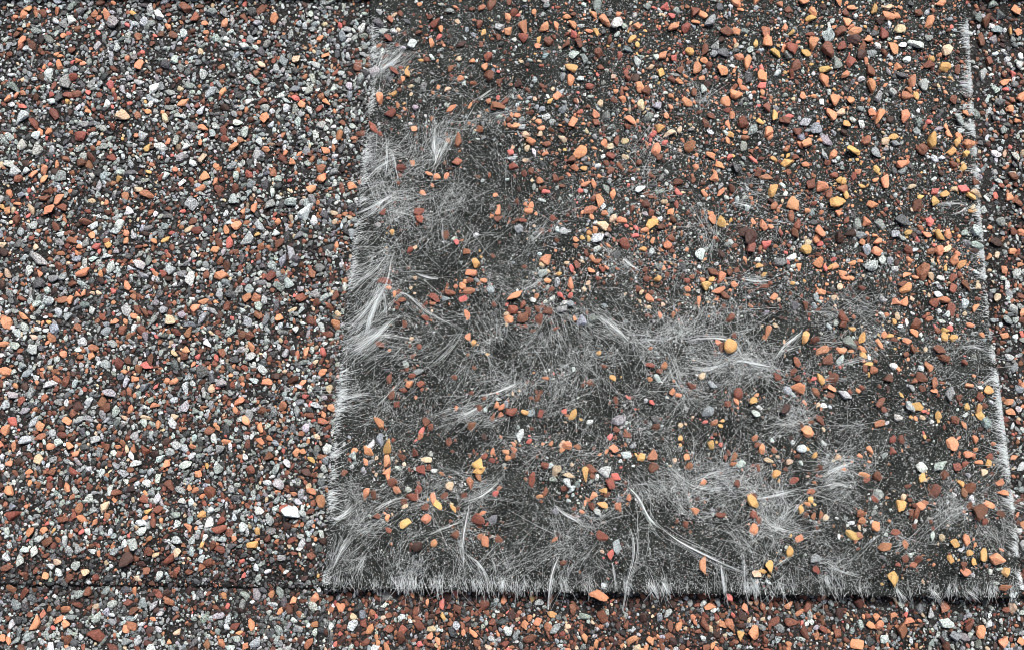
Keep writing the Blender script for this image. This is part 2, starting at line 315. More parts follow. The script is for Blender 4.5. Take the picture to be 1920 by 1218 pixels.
T[(1280, 406)] = """165 25 50 O 215 30 55 y 345 95 60 m 350 80 25 y 450 50 55 o 400 35 30 o 495 60 30 o 380 180 60 k 350 245 30 o 215 215 50 m 90 220 70 w 245 165 30 g 180 320 50 b 215 345 50 o 265 315 40 b 160 355 35 y 130 400 50 y
195 420 50 o 235 450 50 b 285 385 40 o 25 410 35 o 90 470 35 o 425 245 35 w 430 275 35 y 540 260 55 g 600 235 55 w 580 260 30 r 650 280 40 o 610 305 30 w 620 375 25 y 455 395 40 b 510 455 40 o 690 190 60 y
765 85 60 O 755 130 45 o 770 155 35 r 760 270 55 o 760 215 35 b 630 100 50 b 640 50 50 k 700 150 40 t 860 285 40 o 830 285 30 y 895 320 40 o 910 350 35 o 945 350 35 o 995 250 25 o 1010 150 40 o 1085 195 55 o
1030 190 50 l 1095 145 45 o 1000 110 60 g 975 45 55 g 1030 35 50 o 1110 50 60 g 1225 25 70 d 1390 30 50 r 1370 105 45 o 1440 115 50 y 1490 100 50 o 1260 95 40 y 1265 190 50 k 1300 190 35 w 1270 245 35 o
1350 305 80 s 1440 195 50 o 1475 190 45 t 1395 195 45 s 1525 245 60 O 1570 270 45 y 1475 295 30 y 1250 330 40 o 1120 245 45 l 1165 245 45 w 1050 290 70 l 1195 300 45 w 1455 350 45 w 1390 335 40 t 1515 350 45 k
1580 380 50 b 1555 330 30 b 1520 400 50 k 1660 395 40 t 1640 85 70 w 1600 155 40 g 1640 160 50 l 1185 100 50 g 1130 60 25 w 780 430 45 o 745 455 40 l 845 460 30 t 690 495 45 b 895 565 60 b 895 610 45 b
955 635 35 y 745 690 45 b 780 755 65 s 815 810 60 b 890 755 45 o 885 805 60 w 925 700 70 g 1000 690 50 y 960 720 50 b 1005 745 40 o 1010 780 40 y 1045 790 30 w 1050 830 35 y 1025 860 35 b 1065 865 45 s
1100 712 45 o 1240 375 40 b 1197 480 45 o 1245 480 50 o 1115 550 40 w 1145 550 30 o 1290 545 25 w 1205 570 40 t 1190 590 30 y 1220 615 30 w 1310 605 60 b 1290 650 45 o 1335 665 25 w 1170 670 35 y 1190 690 35 b
1260 705 45 o 1290 740 40 b 1255 775 35 b 1435 440 50 w 1460 470 50 s 1510 515 60 b 1405 490 50 k 1440 535 35 w 1490 550 40 w 1580 500 60 w 1640 515 40 o 1585 545 25 t 1455 595 35 l 1470 640 40 y 1500 630 35 r
1430 640 40 b 1470 680 45 y 1515 680 45 y 1435 745 60 b 1460 795 55 b 1610 610 35 o 1685 665 30 o 1180 840 50 w 1210 860 30 o 1340 855 40 w 1385 850 50 o 1160 910 50 b 1580 820 35 k 640 815 50 s 625 870 40 b
530 905 45 k 640 915 40 b 770 910 50 y 740 910 30 r 855 905 60 b 830 960 40 o 800 960 30 b 905 1000 60 l 825 1000 40 b 750 990 40 s 590 980 45 l 620 1000 30 w 760 1060 30 t 1005 960 30 b 475 640 50 o
515 610 30 t 205 710 40 o 215 735 45 b 105 900 40 t 160 945 50 w 300 1045 35 o 415 1005 25 o 250 1055 40 b 150 1095 60 g 410 1105 45 l 575 1085 55 m 125 1155 25 r 210 1175 25 y 775 1150 50 b 695 1200 60 o
40 945 40 b 1270 1060 55 L 1105 1055 50 b 1130 1085 35 b 1300 925 40 s 1340 910 60 b 1410 945 50 s 1415 980 35 o 1345 965 40 b 1500 1000 60 l 1550 1015 40 b 1610 950 35 o 1670 960 35 w 1720 975 50 y 1665 1010 45 b
1660 1080 45 y 1665 1120 50 Y 1700 1160 60 g 1585 1115 35 w 1595 1070 35 y 1530 1140 50 b 1205 1130 50 w 1100 1165 50 s 1400 1150 30 w 1430 1120 40 y 1345 1130 30 t 1355 1095 25 r 880 120 60 m 940 100 50 m
1725 65 30 o 1780 30 60 g 1765 150 70 m 1850 195 50 o 1905 90 50 o 1860 90 50 b 1725 225 40 o 1765 225 40 t 1805 305 50 o 1870 330 60 n 1800 350 35 w 1820 385 50 w 1765 460 50 t 1900 450 40 b 1905 545 50 o
1865 585 50 l 1825 590 60 g 1805 670 45 o 1900 660 40 r 1835 790 50 w 1865 850 60 g 1825 1045 50 o 1835 1095 50 o 1885 1080 40 w"""
T[(640, 812)] = """605 45 40 b 445 10 35 s 1055 45 30 r 1510 25 35 r 1610 10 40 b 225 45 50 u 170 65 50 w 70 95 35 o 70 125 50 l 150 100 55 o 135 155 35 o 165 160 30 g 260 160 55 O 260 215 40 o 260 240 35 o 200 135 25 t 340 130 40 b
410 115 40 b 490 145 45 t 320 195 30 l 450 200 55 k 490 190 35 b 15 225 35 b 195 230 20 t 280 275 50 b 310 320 45 s 140 340 45 o 185 340 45 b 440 310 45 k 400 355 60 k 355 385 40 b 360 410 30 t 515 360 50 O
530 395 50 y 580 355 40 b 480 410 40 b 610 295 45 t 200 465 40 b 260 475 30 o 265 545 35 k 635 570 45 b 655 420 25 b 690 345 35 b 775 165 60 y 778 210 55 y 770 240 50 s 725 280 55 S 800 130 35 k 850 100 30 o
845 150 30 k 925 105 35 o 935 140 35 o 970 125 35 b 970 60 25 o 870 335 35 r 790 445 30 o 775 520 35 b 850 480 50 g 780 575 35 s 885 590 45 b 1145 180 40 b 1190 255 35 n 1215 205 55 t 1280 235 45 t 1150 325 40 b
1250 310 40 b 1275 268 50 l 1295 310 40 l 1325 285 35 g 1300 345 25 w 1370 210 55 Y 1400 200 50 b 1440 245 40 w 1510 275 60 k 1545 245 45 r 1400 270 30 g 1280 375 25 w 1240 60 40 t 1270 68 50 o 1325 75 40 s
1240 95 30 o 1180 60 30 o 1155 135 20 w 1535 85 50 o 1495 100 25 o 1600 120 50 l 1685 130 45 y 1750 120 60 s 1755 185 55 b 1875 155 30 t 1905 30 30 y 1420 345 45 o 1480 320 40 y 1495 345 35 b 1560 370 40 g
1555 410 50 s 1620 360 35 s 1465 400 45 y 1370 390 25 o 1405 405 40 b 1355 440 25 o 1440 440 45 l 1125 380 20 b 1200 595 30 s 1250 725 35 b 1905 90 30 g
1180 925 45 b 910 940 45 o 565 960 50 R 485 948 30 o 600 920 60 m 1070 925 35 y 1110 950 50 l 875 1000 25 w 1030 1070 50 O 1105 1050 50 o 935 1110 60 w 1180 1015 50 y 1065 1150 70 b 1210 1090 60 g 1625 1160 60 o
1740 1165 55 o 1790 1035 50 l 1840 1000 45 g 1900 1075 50 o 1600 1080 45 b 1460 1020 70 b 1370 1150 50 O 1430 1185 45 O 740 1120 50 o 685 1115 35 o 500 1135 45 o 545 1165 45 o 440 1180 40 r 440 1085 65 b
345 1100 60 k 165 1095 55 O 195 1140 30 o 125 1065 55 k 65 1075 60 l 75 1030 40 t 10 970 45 o 35 955 35 b 235 1035 30 t 270 1018 40 s 145 1170 50 b 260 1205 50 o 655 980 50 b 800 965 60 b 570 1025 40 y
825 1200 40 t 880 1125 30 o 245 965 35 w 390 1055 25 w 340 1150 70 b 960 1020 60 m 1300 990 60 b 1700 1040 60 m"""
T[(1280, 812)] = """155 60 45 y 210 65 25 r 20 130 40 o 35 180 40 s 290 130 40 s 260 110 30 b 240 130 30 b 445 85 50 o 415 65 35 b 510 95 35 s 595 160 35 t 700 5 50 o 505 40 30 w 645 125 30 b 740 123 30 y 420 185 30 b
330 170 50 l 520 235 45 y 630 260 45 k 720 325 40 s 305 280 40 b 1640 35 40 o 1230 30 45 b 1180 30 40 k 1360 15 25 y 1045 85 40 o 990 125 30 o 1180 100 40 k 870 130 35 t 770 190 30 b 1015 230 45 o 1030 260 35 b
1090 240 50 b 1265 295 30 b 1340 185 75 w 1345 240 45 y 1360 265 25 t 1445 180 65 l 1470 230 50 b 1540 190 50 k 1600 120 50 o 1665 160 35 o 1720 130 40 k 1720 165 45 y 1690 215 40 t 1605 235 35 w 1780 280 45 o
1800 335 45 o 1565 280 40 y 1610 310 60 b 1575 325 45 s 1620 365 50 w 1415 330 70 b 1715 400 50 o 1660 430 80 b 1610 410 40 b 1660 470 35 o 1690 495 40 b 1780 450 40 b 1240 360 35 t 1330 405 50 o 1310 450 55 b
1285 445 35 b 1365 390 35 s 1300 405 30 b 1080 370 40 k 1100 340 60 l 1070 445 35 g 995 450 45 s 1000 485 45 s 990 525 25 t 950 500 35 w 990 575 40 s 1085 525 55 o 1140 565 30 w 1190 555 45 k 1300 525 30 b
1060 495 25 w 735 470 35 s 805 475 35 t 395 350 35 b 397 455 42 b 425 490 40 b 68 440 40 o 165 430 25 g 205 460 40 b 15 510 40 b 720 375 35 y 700 395 30 o 662 430 38 y 582 640 25 w 420 785 45 t 453 773 35 y
745 760 40 k 1125 640 60 s 1250 630 40 s 1280 680 40 w 1250 705 45 b 1325 700 45 b 1290 740 40 s 1450 585 40 t 1525 610 50 y 1590 590 50 o 1555 655 35 w 1505 712 40 y 1612 670 38 y 1640 630 25 o 1690 695 55 y
1760 705 70 o 1635 725 35 Y 1580 740 40 b 1585 775 50 o 1725 775 35 w 1810 865 50 s 1350 830 20 t
1860 135 40 o 1895 190 50 w 1890 280 35 g 1900 320 40 g 1880 460 30 o
350 975 45 o 590 970 50 o 445 975 45 s 145 970 50 o 170 995 35 w 400 1115 80 o 440 1085 50 g 320 1130 55 y 255 1060 60 s 225 1070 50 s 65 1055 35 o 120 1075 60 b 115 1150 35 w 265 1125 30 l 530 1155 45 l
370 1050 35 t 520 1050 60 b 460 1155 50 b 690 980 50 b 720 1055 40 w 925 1080 30 w 1000 1080 50 g 990 960 60 b 1050 1075 50 o 1100 1070 60 o 1130 1155 60 w 985 1185 75 o 1230 1110 80 s 1280 1165 35 w
1270 1050 50 o 1390 1020 55 l 1480 1070 80 l 1530 1140 70 g 1675 1100 75 o 1600 1090 60 b 1790 1170 60 o 1850 970 60 t 1810 990 40 s 1720 1070 45 w 1900 1165 50 o 1470 970 60 s 790 1100 50 k 870 1120 60 b
130 1200 50 b 600 1060 70 b 680 1120 60 b 330 1020 60 m 880 1010 60 m"""
T[(0, 0)] = """165 55 45 o 130 90 50 o 605 88 50 o 575 160 40 w 720 145 30 r 640 20 30 o 1050 55 70 b 1100 105 60 b 1155 135 40 o 1265 140 50 o 1370 100 50 b 1480 50 65 b 1540 110 65 O 900 95 60 w 640 140 80 g 750 80 35 y
950 155 45 o 875 205 28 r 975 200 60 b 360 205 35 o 130 235 60 o 100 200 45 b 120 275 40 b 1595 345 60 u 1640 200 55 g 1500 255 60 g 1380 265 55 w 1800 225 45 o 1130 295 40 t 665 275 50 l 550 265 50 p
410 290 50 b 440 345 40 o 335 370 55 O 410 355 30 r 250 380 30 o 785 370 60 O 720 335 35 o 780 215 50 s 860 250 35 b 1255 380 40 s 985 345 55 l 1145 420 60 l 1665 340 60 t 1835 315 45 o 1190 75 60 g 1260 75 60 g
790 470 50 l 865 500 70 w 735 445 45 p 1070 490 55 g 1195 520 60 l 1440 465 50 g 570 480 50 g 370 470 80 g 75 490 60 g 95 545 35 o 50 560 45 o 125 600 40 r 290 575 50 w 385 535 55 k 380 575 30 y 505 525 35 r
410 440 55 k 495 625 35 o 755 500 35 k 1015 505 40 t 1010 550 25 o 820 575 25 y 1145 575 40 b 1105 600 35 k 1130 635 55 w 1025 660 40 w 835 635 40 o 1145 725 55 o 1260 735 50 k 1195 750 50 g 1340 700 55 w
1380 750 60 l 1490 665 65 o 1485 570 50 b 1670 558 45 r 1695 592 50 o 1830 575 45 o 1745 625 50 l 1610 570 40 l 1530 630 35 w 1350 640 45 b 700 655 70 t 640 715 40 k 815 765 60 l 770 765 35 o 730 770 50 u
200 705 60 k 280 745 45 o 130 665 80 l 230 745 40 o 455 770 80 k 215 765 50 w 560 810 35 o 690 785 20 y 590 825 50 n 130 825 60 n 220 850 70 n 900 830 70 w 1050 830 50 w 830 845 50 y 950 795 35 o
1130 805 35 o 1320 830 60 o 1495 840 45 o 1460 800 50 w 1350 790 40 s 1605 865 35 o 1685 870 30 o 520 890 55 b 635 890 50 k 740 925 50 l 840 970 30 y 670 1010 40 y 910 1000 50 k 935 990 50 l 1030 1030 50 w
1090 925 50 w 1155 990 60 o 1215 940 45 o 1145 890 60 t 1215 1030 40 o 1300 945 50 g 1400 980 50 k 1330 1000 50 l 1640 920 40 o 1815 1010 60 o 1750 1068 55 o 1535 1090 45 w 1310 1130 60 l 1640 1140 65 l
1520 1150 70 g 1430 1175 55 O 1330 1060 50 b 840 1105 60 s 780 1070 50 t 600 1140 35 o 250 965 55 o 190 980 50 o 250 1015 50 o 325 930 40 o 90 960 70 w 155 960 50 w 45 925 60 l 110 1010 50 b 60 1090 50 o
120 1100 50 u 250 1120 50 b 330 1125 60 o 375 1095 40 g 360 1170 60 b 100 1150 35 o 45 1190 50 o 275 1185 75 o 20 1165 35 y 355 990 70 g 1085 1150 80 l 1030 1190 30 r 1370 1195 35 o 1715 1200 90 w"""
T[(0, 406)] = """20 160 40 t 45 315 50 t 10 330 30 o 100 25 60 b 190 50 60 l 350 210 40 o 520 110 45 o 715 95 45 o 715 140 40 o 615 165 40 y 600 140 40 s 650 85 50 u 495 35 60 b 940 130 40 y 865 140 35 o 1295 148 55 r
1280 85 50 O 1210 190 50 o 1330 60 60 o 1565 30 40 o 1400 130 80 l 1550 90 45 w 1450 100 35 y 1570 155 60 b 1640 205 60 w 1590 250 60 u 1530 280 60 l 1365 240 55 d 1405 290 50 g 1330 200 40 b 1240 250 50 b
1460 225 45 b 1090 220 50 w 795 278 65 w 735 292 40 w 820 335 45 l 970 300 60 l 1065 305 40 w 1075 358 75 w 1235 335 70 o 560 200 30 r 600 225 50 l 525 240 50 l 435 245 50 u 470 325 65 o 630 285 65 L
165 310 60 l 230 325 40 o 235 250 80 p 335 275 55 b 225 380 70 d 300 350 60 p 415 380 45 b 720 400 50 o 785 380 50 g 395 475 50 o 440 440 40 o 470 435 35 o 525 430 30 t 280 480 70 l 175 470 50 g
125 465 45 b 140 565 50 o 45 590 70 o 20 580 40 s 185 520 40 s 240 600 30 o 280 595 30 y 260 570 25 w 315 635 60 u 385 565 50 g 445 625 50 s 95 650 55 l 140 685 30 w 95 725 60 l 710 530 70 l 775 530 50 b
650 590 40 o 705 590 35 o 920 530 50 g 870 580 60 l 965 590 60 t 1025 555 50 p 1140 570 60 u 1280 515 50 b 1215 480 30 o 1235 440 60 w 1185 525 50 g 1295 440 60 d 1410 415 60 u 1350 410 50 g 1385 460 60 s
1445 465 60 s 1460 510 60 l 1560 505 55 d 1570 570 50 o 1455 555 60 s 1655 520 35 t 1695 525 40 l 1625 385 60 l 1520 345 60 k 1580 400 60 g 1660 445 25 r 1690 460 60 k 1690 410 50 p 1830 455 60 l 1800 290 60 g
1890 450 50 b 1890 610 60 o 1855 660 55 b 1660 635 40 w 1395 590 60 l 1300 650 60 g 1410 670 60 b 1190 655 30 t 1165 710 50 w 1060 660 60 s 1000 655 50 k 880 675 25 r 820 675 50 p 800 640 55 b 755 625 50 w
690 640 60 b 470 700 60 l 640 720 50 g 270 710 30 o 10 780 35 w 40 870 70 o 20 715 50 o 190 750 70 l 130 840 50 l 285 850 40 t 285 820 40 g 360 780 45 o 450 790 40 s 515 785 50 o 530 740 50 s 600 830 60 l
680 740 25 w 670 820 60 k 825 835 60 r 850 800 60 b 1050 745 45 o 1040 790 50 b 1115 790 35 r 1220 795 35 r 1090 720 35 w 985 770 35 t 990 830 60 g 1325 805 55 d 1355 745 50 l 1420 740 50 o 1415 790 60 w
1480 865 60 w 1375 850 45 k 1145 875 80 d 1605 775 50 p 1720 760 45 O 1585 700 30 t 1600 870 30 t 1775 820 35 t 1820 870 50 o 1710 930 40 o 1855 970 50 t 1905 900 30 o 1500 930 60 o 1430 920 45 w 1300 890 30 o
1250 935 70 p 1190 975 50 t 1225 965 25 r 880 955 30 r 765 915 45 o 710 930 50 l 700 870 35 o 820 955 60 g 940 920 40 o 990 925 45 o 980 1030 45 l 1045 955 60 L 1040 1065 70 l 730 985 50 s 620 990 60 p
480 970 35 k 425 940 50 l 375 925 60 b 285 940 60 l 185 985 60 G 95 950 35 o 75 1005 60 p 125 1030 50 k 375 1040 40 w 500 1040 60 l 600 1070 60 b 655 1090 60 l 740 1080 45 O 870 1060 50 o 960 1090 50 d
1325 1085 40 o 1345 1040 60 o 1600 1060 60 s 1540 1100 60 g 1720 1010 40 r 1780 1060 50 l 1860 1075 50 o 1820 1110 40 o 1465 1190 50 o 1545 1190 40 g 1230 1185 35 o 975 1165 60 w 820 1160 50 l 560 1180 40 o
450 1140 60 l 390 1150 50 o 410 1105 50 b 230 1180 60 o 200 1150 60 l 35 1200 60 o 30 1060 60 u 1100 1090 50 g 1690 1040 50 g 1720 1195 50 w"""
T[(0, 812)] = """15 185 35 w 60 170 40 o 215 145 60 t 285 70 50 o 235 20 60 s 145 40 70 l 5 60 40 o 400 70 50 o 605 75 60 b 670 75 35 o 440 155 50 p 545 30 60 l 500 200 45 w 580 215 45 w 740 125 45 w 770 165 55 w 715 268 40 w
660 185 50 g 845 215 45 l 905 140 50 w 820 95 60 k 945 170 45 o 990 65 60 l 1055 175 65 w 1085 120 45 w 1045 80 50 l 1085 75 35 o 1165 180 30 y 1120 230 50 o 890 245 50 l 1230 205 60 g 1180 90 50 G 1235 80 60 g
1295 70 40 w 1415 200 60 b 1475 190 30 t 1385 135 40 w 1465 40 50 o 1520 30 40 o 1515 130 60 b 1595 100 30 r 1665 110 50 o 1705 100 40 o 1615 160 45 w 1555 195 60 l 1825 200 50 l 1840 90 70 l 1790 20 40 t
1745 145 40 y 1745 325 50 o 1660 340 35 o 1680 385 45 w 1650 445 90 w 1575 295 65 p 1500 280 45 w 1300 310 45 l 1065 305 35 o 950 280 60 b 1025 380 45 w 890 360 50 w 1075 390 40 w 830 275 50 w 1185 330 70 b
1190 430 45 w 1140 450 50 y 1065 525 50 o 1000 510 45 w 1000 460 50 g 910 490 30 o 900 425 50 k 830 440 40 y 790 500 55 w 795 550 60 l 590 410 60 t 620 320 50 L 665 330 50 b 645 375 30 o 500 370 55 l 380 300 50 O
425 320 45 l 170 215 40 o 205 230 40 s 170 275 35 o 295 215 50 b 485 260 40 b 55 325 65 o 70 410 45 u 65 460 70 k 175 550 60 o 250 540 45 o 305 545 25 y 45 545 45 l 215 595 50 w 195 665 60 w 140 650 50 w
265 615 70 b 370 590 50 w 460 553 35 r 500 553 40 w 535 500 40 o 415 465 40 k 350 485 60 b 625 550 40 w 750 615 75 w 720 700 90 m 835 655 50 b 780 815 45 t 830 770 50 s 905 790 50 l 960 710 60 k 880 680 40 t
1000 660 50 t 1135 700 50 l 1080 655 50 l 1080 600 50 l 1000 600 60 l 1140 620 35 y 1185 500 60 w 1160 580 40 w 1250 595 50 u 1315 590 35 o 1235 650 60 k 1245 540 70 k 1245 490 50 k 1320 475 45 l 1365 525 60 w
1450 550 45 y 1430 625 60 y 1460 435 50 w 1520 490 60 l 1510 590 45 b 1440 750 40 w 1365 715 30 r 1370 800 35 r 1455 810 50 g 1510 775 35 w 1610 775 30 w 1790 800 25 y 1580 700 50 p 1590 580 45 g
1635 600 45 k 1690 650 35 w 1735 560 40 w 1775 590 25 o 1810 560 45 w 1800 370 70 s 1750 690 50 b 1135 750 50 s 1000 770 40 k 990 795 40 b 485 780 50 t 430 740 60 l 330 775 50 w 290 750 40 w 330 725 45 t
260 795 45 o 120 710 55 l 140 790 50 b 45 700 50 l 560 670 30 o 520 660 40 w 650 660 50 g
1530 905 45 o 1650 940 50 o 1775 920 60 o 1580 995 40 O 1910 970 40 o 1280 970 35 r 1365 960 50 g 1325 1085 50 k 1345 1120 35 o 1415 1065 55 O 1275 1085 45 w 1570 1095 60 g 1675 1095 60 l 1740 1175 60 s
1775 1070 45 s 1835 1060 40 g 1440 1180 65 l 1380 1195 45 o 950 940 60 s 865 965 50 l 805 955 60 l 720 950 45 k 370 985 60 o 500 895 50 b 440 960 50 b 140 895 60 b 70 870 60 s 205 1070 70 o 330 1050 50 o
380 1070 50 o 245 1010 45 s 70 1070 50 w 550 1030 60 l 410 1030 50 g 635 1060 50 l 630 1020 30 w 755 1080 60 s 545 1130 95 k 460 1145 35 w 15 1145 50 o 50 1165 45 o 385 1155 60 b 100 1160 50 g 900 1105 40 w
955 1170 30 o 1000 1120 40 t 710 1165 60 l 780 1165 60 l 120 1200 45 b 770 1200 40 k 100 960 70 g 640 1200 60 b 290 1195 60 w"""
known = []
for (ox, oy), s in T.items():
    w = s.split()
    for i in range(0, len(w), 4):
        known.append((ox + float(w[i]) / 3, oy + float(w[i + 1]) / 3, float(w[i + 2]) / 3, w[i + 3]))

# granules lying loose on the worn tab: x, y, size, colour, what sets each apart
LOOSE = [
 (1367, 649, 27, 'y', 'big round amber granule encircled by white fibres, right of the middle'),
 (1509, 634, 20, 'y', 'egg-yellow granule with a dull brown granule at its right, above a grey one'),
 (1484, 382, 23, 'o', 'pale orange wedge-shaped granule just below a yellow one, upper right'),
 (1448, 363, 20, 'y', 'golden yellow granule above and left of the pale orange wedge'),
 (1565, 382, 26, 'y', 'largest pale yellow granule in the crowded upper right area'),
 (875, 588, 14, 'O', 'upright orange oblong granule standing alone above a small orange pair'),
 (879, 545, 18, 's', 'tan-brown granule directly above the upright orange oblong one'),
 (966, 556, 20, 'o', 'light orange granule topping the cluster of brown granules in the middle'),
 (955, 598, 19, 'o', 'flat orange granule at the lower left foot of the middle brown cluster'),
 (1028, 583, 19, 'b', 'squarish dark brown granule at the right end of the middle cluster'),
 (1069, 533, 17, 'O', 'upright orange block-shaped granule up and right of the middle brown cluster'),
 (1072, 506, 12, 'r', 'small pink-red granule just above the upright orange block'),
 (857, 455, 11, 'r', 'small round salmon granule above left of an orange-brown one, left of middle'),
 (725, 528, 18, 'k', 'red-brown granule pinning the top of the thick white fibre strand'),
 (712, 187, 20, 'o', 'flat orange four-sided granule beside the frayed left edge, near the top'),
 (773, 86, 17, 'w', 'squarish pure white granule right of the topmost fan of fibres'),
 (763, 138, 13, 'Y', 'yellow oval granule below the topmost fan of fibres'),
 (735, 215, 17, 'k', 'deep red granule below the flat orange four-sided one'),
 (849, 203, 15, 'o', 'solitary light orange granule above the upright fan of fibres'),
 (865, 85, 15, 'm', 'dark maroon granule alone on bare mat near the top'),
 (980, 50, 23, 's', 'large rusty granule with a notched outline near the top, beside an orange one'),
 (1131, 37, 20, 'o', 'big light orange granule touching the top row, left of a white one'),
 (1155, 46, 24, 'w', 'large white granule near the top, right of a big light orange one'),
 (1092, 285, 26, 'o', 'broad orange granule lying sideways on bare mat, upper middle'),
 (1230, 280, 20, 'O', 'tall light orange granule on grey fuzz, upper middle right'),
 (1433, 458, 16, 'r', 'coral red granule beside the dark brown clump, right of the middle'),
 (1408, 441, 28, 'm', 'large dark brown angular lump just above the coral red granule'),
 (1805, 356, 17, 'r', 'coral red granule close to the right frayed edge'),
 (728, 841, 21, 'Y', 'tall yellow granule topping a column of orange ones, lower left'),
 (761, 980, 20, 'y', 'mustard yellow granule alone near the lower left corner'),
 (783, 1024, 21, 'm', 'round dark brown granule left of a small upright tan one'),
 (814, 1017, 14, 'O', 'small upright tan-orange granule right of a round dark brown one'),
 (800, 970, 18, 'o', 'orange five-sided granule right of the lone mustard yellow one'),
 (910, 1015, 18, 'o', 'bright orange granule with a smaller one on its upper left, lower left'),
 (895, 973, 23, 'k', 'wide reddish brown granule beside a grey one, lower left'),
 (998, 895, 19, 'k', 'dull red three-cornered granule left of the clustered grey and yellow ones'),
 (1135, 887, 22, 'w', 'bright white lumpy granule touching a small red one, lower middle'),
 (1132, 1005, 20, 'k', 'rust brown granule at the end of a straight white strand'),
 (1155, 1024, 21, 'G', 'tall grey granule with a red one at its foot, near the bottom'),
 (1145, 1039, 15, 'r', 'red granule at the foot of a tall grey one, near the bottom'),
 (1157, 789, 23, 'l', 'whitish oval granule with a tiny white one at its right, middle'),
 (975, 817, 18, 'W', 'upright bluish white granule in the lower middle'),
 (1075, 776, 17, 'y', 'yellow granule with a tiny red one at its left, below the middle'),
 (712, 791, 20, 's', 'rounded rusty orange granule near the left frayed edge, below the middle'),
 (1383, 738, 22, 'k', 'plump reddish brown granule below the big round amber one'),
 (1413, 749, 14, 'y', 'small yellow granule right of the plump reddish brown one'),
 (1497, 728, 22, 'o', 'bright orange granule below a stack of three small brown ones'),
 (1721, 763, 20, 'y', 'bright yellow granule beside a tall pale grey one, lower right'),
 (1693, 543, 20, 'o', 'flat-topped orange granule above a side-by-side orange pair'),
 (1500, 841, 18, 'w', 'round white granule alone with a small brown one beneath it'),
 (1785, 834, 24, 'O', 'large tall orange granule in the lower right, taller than its neighbours'),
 (1412, 942, 22, 'y', 'ragged yellow granule above two brown ones in a short column'),
 (1413, 989, 18, 'O', 'orange granule at the foot of the short yellow and brown column'),
 (1500, 1008, 15, 'o', 'small orange granule alone above a yellow one with a white tip'),
 (1479, 1035, 17, 'y', 'yellow granule with a white tip, at the end of a straight fibre'),
 (1441, 1059, 19, 'y', 'golden granule with two smaller tan ones at its lower left'),
 (1527, 1047, 20, 'g', 'slanting grey sliver of a granule near the bottom'),
 (1317, 1059, 21, 'O', 'narrow upright orange granule close to the bottom fringe'),
 (1674, 1082, 25, 'Y', 'long yellow-orange granule just above the bottom fringe'),
 (1595, 999, 21, 'y', 'large golden granule with a brown one tucked at its right'),
 (1685, 944, 20, 'Y', 'amber pear-shaped granule right of a bare patch, lower right'),
 (1303, 959, 14, 'o', 'orange granule alone on hazy fibres, lower right of middle'),
 (1319, 903, 13, 'o', 'small upright orange granule on pale fibres, lower right of middle'),
 (1885, 1070, 18, 'y', 'yellow granule beside the right frayed edge, near the lower corner'),
 (1120, 1113, 26, 'o', 'broad salmon-orange granule caught on the bottom edge of the worn tab'),
 (1367, 1116, 15, 'r', 'crimson granule caught in the bottom fringe under a fibre tuft'),
]
keepout = [(x, y) for x, y, *_ in LOOSE]
known = [k for k in known if min((k[0] - a) ** 2 + (k[1] - b) ** 2 for a, b in keepout) > 36]

def region(x, y):
    yb = 1094 + (1118 - 1094) * x / 1920
    if y > yb + 3: return 'low'
    if lefte(y) + 2 < x < righte(y) - 2: return 'tab'
    return 'base'
ZF = dict(low=z_low, base=z_base, tab=z_tab)
PAR = dict(low=lower, base=base, tab=tab)
byreg = dict(low=[], base=[], tab=[])
for k in known: byreg[region(k[0], k[1])].append(k)

for x, y, d, c, lab in LOOSE:
    P, s = at(x, y, z_tab if region(x, y) != 'low' else 2.4)
    V, F, K = stone(P, d * 1.07 * s, c.lower(), 3, c.isupper(), sink=.08, aspect=1.08 if lab.startswith('big round') else None)
    if 'round amber' in lab or 'round white' in lab or 'round dark' in lab:      # a rounder stone than the others
        m = V.mean(0); q = V - m; rr = np.linalg.norm(q / [1, 1, .62], axis=1); r0 = d * .52 * s
        V = m + q / rr[:, None] * (r0 * .55 + .45 * np.minimum(rr, r0 * 1.1))[:, None]
    o = link_mesh('granule', V, F, GRAN, None, np.tile(K, (len(V), 1)), origin=P)
    tag(o, lab, 'granule', 'loose granules on the worn tab')

acc = {k: Acc() for k in byreg}
for rg, L in byreg.items():
    L.sort(key=lambda q: -q[2])
    n = 0
    for x, y, d, c in L:
        P, s = at(x, y, ZF[rg])
        inside = 4 < x < 1916 and 4 < y < 1214
        V, F, K = stone(P + [0, 0, .03], d * ((1.07 if c.lower() != 'w' else .88) if rg == 'tab' else .94) * s, c.lower(), 3 if d > 12 else 2, c.isupper(), sink=rng.uniform(.1, .4) if rg != 'tab' else .15)
        if n < 100 and inside:
            n += 1
            o = link_mesh('granule', V, F, GRAN, PAR[rg], np.tile(K, (len(V), 1)), origin=P)
        else: acc[rg].add(V, F, K)

# the many smaller granules between them
occ = {}
def near(x, y, r, f):
    cx, cy = int(x // 16), int(y // 16)
    for i in range(cx - 2, cx + 3):
        for j in range(cy - 2, cy + 3):
            for a, b, q in occ.get((i, j), ()):
                if (a - x) ** 2 + (b - y) ** 2 < (f * (r + q)) ** 2: return True
    return False
def put(x, y, r): occ.setdefault((int(x // 16), int(y // 16)), []).append((x, y, r))
for k in known: put(k[0], k[1], k[2] / 2)
for l in LOOSE: put(l[0], l[1], l[2] / 2)

